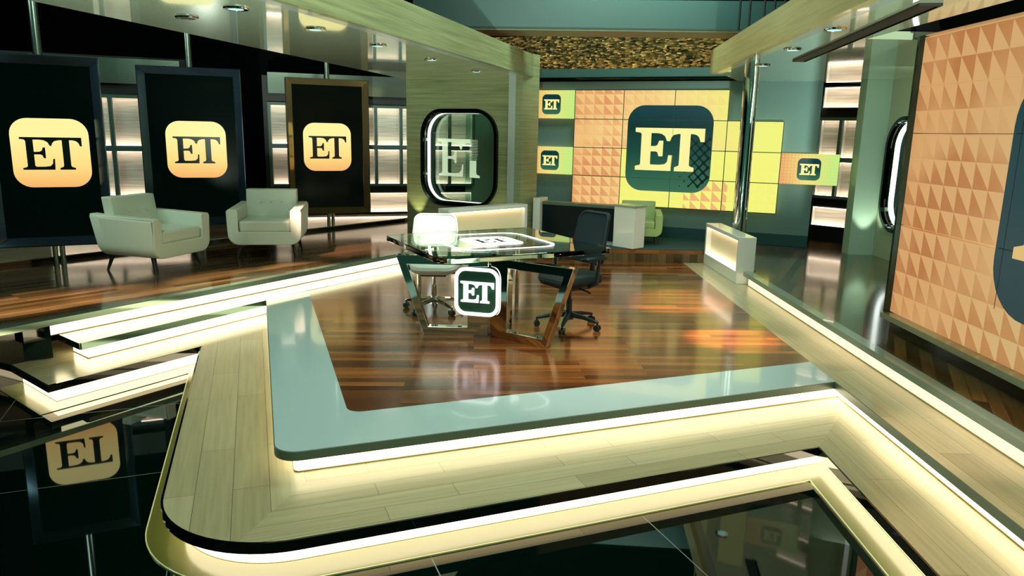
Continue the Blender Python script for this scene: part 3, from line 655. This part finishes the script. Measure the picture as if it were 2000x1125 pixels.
# local frame: x along -Y world, y along +X world
cw = 1.30; zc = [.345+.73*k-.17 for k in range(4)]
for c in range(4):
    for r in range(3):
        MB().box(((c+.5)*cw, .05, (zc[r]+zc[r+1])/2), (cw-.006, .1, .73-.006)).build('screen_panel', BIGPIC, bs)
MB().box((2*cw, .13, (zc[0]+zc[3])/2), (4*cw, .05, 2.19)).build('mount', BLACK, bs)
MB().box((2*cw-.01, .08, zc[3]+.055), (4*cw+.06, .28, .105)).build('top_rail', BLACKG, bs)
MB().box((-.018, .08, (zc[0]+zc[3])/2), (.03, .24, 2.22)).build('side_rail', mat('dark_steel_edge', '#33463e', .15, .8), bs)
MB().box((2*cw, .04, zc[0]-.03), (4*cw+.03, .22, .045)).build('bottom_rail', mat('brushed_rail', '#9aa890', .25, .7), bs)
MB().box((2*cw, .12, .062), (4*cw+.03, .2, .122)).build('plinth', BLACKG, bs)
BB = Matrix.Translation((2.0, 0, 1.26)); badge(1.56, .004, BADGE2, bs, BB, 'logo_badge', .23); letters(1.56, .007, LETTAN, bs, BB, 'logo_letters', .014)
for x in (cw, 2*cw): MB().box((x, -.0046, 1.26), (.005, .001, 1.5)).build('panel_seam', BLACK, bs)
for z in (zc[1], zc[2]): MB().box((2.0, -.0046, z), (1.5, .001, .005)).build('panel_seam', BLACK, bs)
tag(bs, 'huge angled screen wall of orange triangles at right picture edge', 'video wall')

# ------------------------------------------------------------------ counters
def lit_counter(p, q, z, hgt, th, label):
    """p near end, q far end; opening on the left of travel p->q"""
    o = empty('lit_counter', (p[0], p[1], z), atan2(q[1]-p[1], q[0]-p[0])); L = hypot(q[0]-p[0], q[1]-p[1]); b = .05
    hole_ = [(b, b+.1), (L-b, b+.1), (L-b, hgt-b), (b, hgt-b)]; out_ = [(0, 0), (L, 0), (L, hgt), (0, hgt)]
    ring(out_, hole_, -th, 0).build('frame', WHITE, o, bevel=.006)
    MB().box((L/2, -.08, (hgt+.1)/2), (L-2*b, .02, hgt-2*b-.1)).build('backing', mat('cream_backing', '#f2e6c0', .5), o)
    mb = MB(); mb.box((L/2, -.035, b+.108), (L-2*b-.02, .03, .012)); mb.build('light_strip', LED2, o)
    MB().box((L/2, -.035, hgt-b-.006), (L-2*b-.02, .02, .01)).build('light_strip', LED2, o)
    return tag(o, label, 'counter')
lit_counter((2.71, 8.77), (2.68, 10.22), 0, .57, -.0+.21, 'white low counter with glowing recess at right, below the chrome pole')
lc = lit_counter((-.85, 9.62), (.2, 10.62), 0.0, .74, .22, 'white low counter with glowing recess behind the glass desk')
# flip so the glowing face looks at the camera
lc.location = (.2, 10.62, 0); lc.rotation_euler = (0, 0, atan2(9.62-10.62, -.85-.2))
dc = empty('dark_counter', (.42, 10.98, .17)); a = atan2(10.5-10.98, 1.417-.42); Ld = hypot(1.0, .48); TM = Matrix.Rotation(a, 4, 'Z')
MB().box((Ld/2, .06, .3), (Ld, .06, .46)).build('front_panel', mat('dark_gloss_panel', '#07161a', .45, spec=.2), dc, M=TM)
MB().box((Ld/2, .12, .56), (Ld, .2, .04)).build('top', FASC, dc, M=TM); MB().box((Ld/2, .08, .035), (Ld, .04, .07)).build('kick_board', GREYL, dc, M=TM)
MB().box((-.07, .1, .31), (.11, .3, .64)).build('end_post', WHITE, dc, M=TM, bevel=.006)
tag(dc, 'dark fronted counter behind the dark office chair, below the video wall', 'counter')
wb = empty('white_pedestal', (1.417, 10.461, .17), atan2(10.218-10.461, 1.709-1.417)-.12)
MB().box((.19, .13, .3), (.36, .26, .58)).build('body', WHITE, wb, bevel=.008); MB().box((.19, .13, .6), (.38, .28, .02)).build('top', mat('pale_green_top', '#8ea48c', .2), wb)
tag(wb, 'white box pedestal at the right end of the dark counter', 'pedestal')

# ------------------------------------------------------------------ armchairs
def armchair(label, loc, face, m=LEATHER, group='pale leather armchairs'):
    """face: direction the seat looks, local -y"""
    o = empty('armchair', loc, atan2(face[1], face[0])+pi/2)
    W, H0, H1, t = .86, .17, .60, .125
    outer = []; Rr = .13
    for cx, cz, a0 in ((-W/2+Rr, H0+Rr, 180), (W/2-Rr, H0+Rr, 270)):
        for k in range(7): aa = R(a0+90*k/6); outer.append((cx+Rr*cos(aa), cz+Rr*sin(aa)))
    prof = outer+[(W/2+.01, H1-.03), (W/2-.01, H1), (W/2-t+.01, H1), (W/2-t, H1-.03), (W/2-t, .33), (-W/2+t, .33), (-W/2+t, H1-.03), (-W/2+t-.01, H1), (-W/2+.01, H1), (-W/2-.01, H1-.03)]
    rings = []
    for y, dz, ds in ((-.41, -.0, .985), (-.40, 0, 1), (.2, .02, 1), (.33, .03, .99)):
        rings.append([(x*ds, y+(.10*(z-H0)/(H1-H0) if y > .1 else -.015*(z-H0)), z+(dz*(z-H0)/(H1-H0))) for x, z in prof])
    MB().loops(rings).build('frame', m, o, bevel=.018, seg=3, smooth=True)
    MB().box((0, -.10, .395), (W-2*t-.012, .60, .14)).build('seat_cushion', m, o, bevel=.03, seg=4, smooth=True)
    bw = W-2*t-.02; bk = MB(); n = 10; r0 = []; g = []
    for j in range(n+1):
        z = .36+.44*j/n; row = []
        for i in range(n+1):
            x = -bw/2*1.06+bw*1.06*i/n; y = .17+.16*(z-.36)
            edge = min(i, n-i, j, n-j)/n*2; y -= .035*min(1, edge*2)
            for bx in (-.13, 0, .13):
                d = hypot(x-bx, z-.64); y += .022*math.exp(-(d/.03)**2)
            y += .008*math.exp(-((abs(x)-.065)/.012)**2)+ .006*math.exp(-((z-.64)/.012)**2)
            row.append((x, y, z))
        g.append(row)
    fv = [[bk.bm.verts.new(p) for p in row] for row in g]; bv = [[bk.bm.verts.new((p[0], .30+.16*(p[2]-.36), p[2])) for p in row] for row in g]
    for j in range(n):
        for i in range(n):
            bk.bm.faces.new((fv[j][i], fv[j][i+1], fv[j+1][i+1], fv[j+1][i])); bk.bm.faces.new((bv[j][i], bv[j+1][i], bv[j+1][i+1], bv[j][i+1]))
    for k in range(n):
        bk.bm.faces.new((fv[0][k], bv[0][k], bv[0][k+1], fv[0][k+1])); bk.bm.faces.new((fv[n][k], fv[n][k+1], bv[n][k+1], bv[n][k]))
        bk.bm.faces.new((fv[k][0], fv[k+1][0], bv[k+1][0], bv[k][0])); bk.bm.faces.new((fv[k][n], bv[k][n], bv[k+1][n], fv[k+1][n]))
    bko = bk.build('backrest', m, o, bevel=.012, seg=3, smooth=True)
    for bx in (-.13, 0, .13):
        MB().tube([(bx, .175, .64), (bx, .168, .64)], [.012, .008], 10).build('button', m, bko)
    for sx in (-1, 1):
        for sy in (-1, 1):
            MB().tube([(sx*.31, sy*.27+.0, .175), (sx*.345, sy*.325+.0, 0)], [.024, .013], 12).build('leg', mat('dark_walnut_leg', '#151c16', .3), o, smooth=True)
    return tag(o, label, 'armchair')
armchair('pale tufted armchair turned sideways to the right, in front of the leftmost screen', (-4.04, 8.2, .17), (.96, -.30), group='')
armchair('pale tufted armchair facing forward, between second and third tall screens', (-3.08, 9.28, .17), (.16, -.98), group='')
armchair('pale green armchair mostly hidden behind the white box pedestal', (1.86, 10.98, .176), (-.15, -1), m=mat('pale_green_leather', '#a8bc7c', .45)).scale = (.8, .8, .74)

# ------------------------------------------------------------------ office chairs
def office_chair(label, loc, face, m_seat, m_back, m_base, m_metal, seat_z=.47, back=(.6, 1.04), arms=True, bw=.46):
    o = empty('office_chair', loc, atan2(face[1], face[0])+pi/2)
    # seat: soft-edged pad with waterfall front
    mb = MB(); rings = []
    for k, z, s, dy in ((0, -.055, .82, .03), (1, -.035, .96, .01), (2, .0, 1, 0), (3, .03, .97, 0), (4, .042, .85, 0)):
        rings.append([(x*s, y*s+dy, seat_z+z-.035*max(0, (-y-.1)/.15)**2*(1 if y < -.1 else 0)) for x, y in rsq(.50, .49, .13, 6)])
    mb.loops(rings).build('seat', m_seat, o, smooth=True)
    # back: curved, tapered to the top
    mb = MB(); z0, z1 = back; n = 14; fr, bk = [], []
    prof = rsq(1, 1, .16, 6); pts = [(x*bw*(1-.16*(y+.5)), z0+(y+.5)*(z1-z0)) for x, y in prof]
    def yy(x, z): t = (z-z0)/(z1-z0); return .21+.10*t-.04*sin(t*pi)-.35*x*x
    rings = [[(x*s, yy(x*s, z)+d, (z-(z0+z1)/2)*s+(z0+z1)/2) for x, z in pts] for d, s in ((-.012, .9), (-.022, .95), (-.01, 1), (.012, 1), (.022, .95), (.015, .9))]
    mb.loops(rings).build('backrest', m_back, o, smooth=True)
    mb = MB(); mb.tube([(0, .05, seat_z-.07), (0, .2, seat_z-.08), (0, .27, seat_z-.0), (0, .265, (z0+z1)/2)], [.03, .032, .03, .022], 10)
    mb.box((0, .02, seat_z-.085), (.24, .26, .055)); mb.build('mechanism', m_base, o, smooth=False, bevel=.006)
    MB().tube([(.13, 0, seat_z-.09), (.3, -.02, seat_z-.1)], .008, 8).build('lever', m_base, o)
    if arms:
        for sx in (-1, 1):
            a_ = MB(); a_.tube([(sx*.2, .05, seat_z-.07), (sx*.29, .06, seat_z-.03), (sx*.30, .07, seat_z+.19)], [.016, .018, .018], 10); a_.build('armrest_post', m_base, o, smooth=True)
            MB().box((sx*.30, .02, seat_z+.205), (.075, .25, .03)).build('armrest_pad', m_base, o, bevel=.012, smooth=True)
    MB().tube([(0, 0, .12), (0, 0, .26), (0, 0, .261), (0, 0, seat_z-.1)], [.028, .028, .018, .018], 16).build('gas_lift', m_metal, o, smooth=True)
    MB().tube([(0, 0, .07), (0, 0, .14)], [.045, .035], 18).build('hub', m_metal, o, smooth=True)
    for k in range(5):
        t = 2*pi*k/5+.35; d = Vector((cos(t), sin(t), 0)); q = Vector((-sin(t), cos(t), 0)); mb = MB(); rr = []
        for s, z, wv, hh in ((.03, .115, .026, .022), (.16, .105, .022, .016), (.28, .082, .016, .012), (.305, .078, .01, .01)):
            c = d*s+Vector((0, 0, z)); rr.append([c+q*a2*wv+Vector((0, 0, b2*hh)) for a2, b2 in ((-1, -1), (1, -1), (1, .6), (.5, 1), (-.5, 1), (-1, .6))])
        leg = mb.loops(rr).build('base_leg', m_metal, o, smooth=False, bevel=.003)
        cc = d*.295; cs = MB(); 
        for s in (-1, 1): cs.tube([cc+q*s*.008+Vector((0, 0, .028)), cc+q*s*.026+Vector((0, 0, .028))], .028, 16)
        cs.tube([cc+Vector((0, 0, .03)), cc+Vector((0, 0, .075))], .008, 8); cs.build('caster', DPLAST if m_metal is not CHROME else mat('caster_grey', '#4a5a54', .3, .5), leg, smooth=True)
    return tag(o, label, 'office chair')
office_chair('dark teal office chair with five-star base beside the right corner of the glass desk', (.53, 6.62, 0), (-.80, -.60), DFAB, DFAB, DPLAST, DPLAST, back=(.58, 1.05))
office_chair('brightly lit white office chair with chrome base behind the glass desk', (-.77, 7.14, 0), (.05, -1), mat('white_leather', '#f2f0ea', .35), MATS['white_leather'], BLACK, CHROME, back=(.56, .93), arms=False, bw=.50)

# ------------------------------------------------------------------ glass desk
dk = empty('glass_desk', (-.2, 6.4, 0)); ra = R(27)
DT = Matrix.Translation((0, .32, 0)) @ Matrix.Rotation(ra, 4, 'Z')
MB().prism(rounded([(-.80, -.76), (.84, -.76), (.80, .80), (-.80, .70)], {0: .16, 1: .08, 2: .1, 3: .1}, 8), .718, .765, DT).build('tabletop', GLASS, dk, bevel=.007)
ringmb = MB(); o_, i_ = rsq(.96, .96, .2, 8), rsq(.905, .905, .18, 8)
L_ = [[ringmb.bm.verts.new((x, y, z)) for x, y in q] for q, z in ((o_, .7655), (o_, .769), (i_, .769), (i_, .7655))]
for i in range(4):
    for k in range(len(o_)): ringmb.bm.faces.new((L_[i][k], L_[i][(k+1) % len(o_)], L_[(i+1) % 4][(k+1) % len(o_)], L_[(i+1) % 4][k]))
ringmb.build('neon_ring', NEON, dk, M=DT)
MB().prism(rsq(.5, .5, .12, 8), .7655, .768, DT).build('tabletop_badge', NEON, dk)
MB().prism(et_outline(.42, 0), .7685, .770, DT).build('tabletop_letters', mat('dark_print', '#12241e', .4), dk)
def vframe(p, q, ztop, spread, lean, name):
    """open trapezoid of flat chrome bar: p = centre foot, q = outer foot (desk coordinates), the top is longer"""
    P, Q = Vector(p), Vector(q); L = (Q-P).length; T = plane_frame(p, q); w_ = .075
    out_ = [(0.02, 0), (L, 0), (L+spread, ztop), (0.02, ztop)]; in_ = [(.20, w_), (L-.035, w_), (L+spread-.095, ztop-w_), (.20, ztop-w_)]
    ring(out_, in_, -.04, .04).build(name, CHROME, dk, M=T, bevel=.005)
    for x in (.27, L-.1):
        MB().tube([(x, 0, w_), (x, 0, w_+.012)], .018, 12).build('bolt', CHROME, dk, M=T, smooth=True)
cF = (.02, -.16)
vframe(cF, (-.56, -.14), .70, .24, 0, 'chrome_frame'); vframe(cF, (.51, -.5), .70, .24, 0, 'chrome_frame')
MB().box((.02, .0, .36), (.12, .26, .70)).build('centre_post', CHROME, dk, bevel=.005)
MB().box((.16, .12, .56), (.05, .12, .28)).build('equipment_box', BLACKG, dk)
for p in ((-.7, .6), (.25, .95)): MB().tube([(p[0], p[1], 0), (p[0], p[1], .725)], .022, 14).build('rear_leg', CHROME, dk, smooth=True)
# emblem hanging on the front of the frame
em = Matrix.Translation((-.10, -.215, .40)) @ Matrix.Rotation(R(-14), 4, 'Z')
MB().prism(rsq(.40, .42, .095), 0, .03, upright(em)).build('emblem_panel', DMIRROR, dk)
ro, ri = rsq(.40, .42, .095), rsq(.342, .362, .072)
ring(ro, ri, -.012, -.001).build('emblem_border', NEON, dk, M=em)
letters(.37, .010, NEON, dk, em @ Matrix.Translation((.0, -.001, 0)), 'emblem_letters', .012)
tag(dk, 'clear glass news desk with chrome frame and white lit emblem', 'desk')
lamp('portal_uplight', 'SPOT', (-1.62, 12.0, .2), (-1.66, 12.25, 1.2), 26, (1, .93, .5), .02, spot=60)
lamp('portal_uplight', 'SPOT', (-.25, 11.1, .2), (-.2, 11.28, 1.2), 14, (1, .93, .5), .02, spot=60)
lamp('column_uplight', 'SPOT', (4.86, 10.0, .2), (4.86, 10.2, 1.4), 40, (.95, 1, .8), .02, spot=50)
bpy.context.view_layer.update()
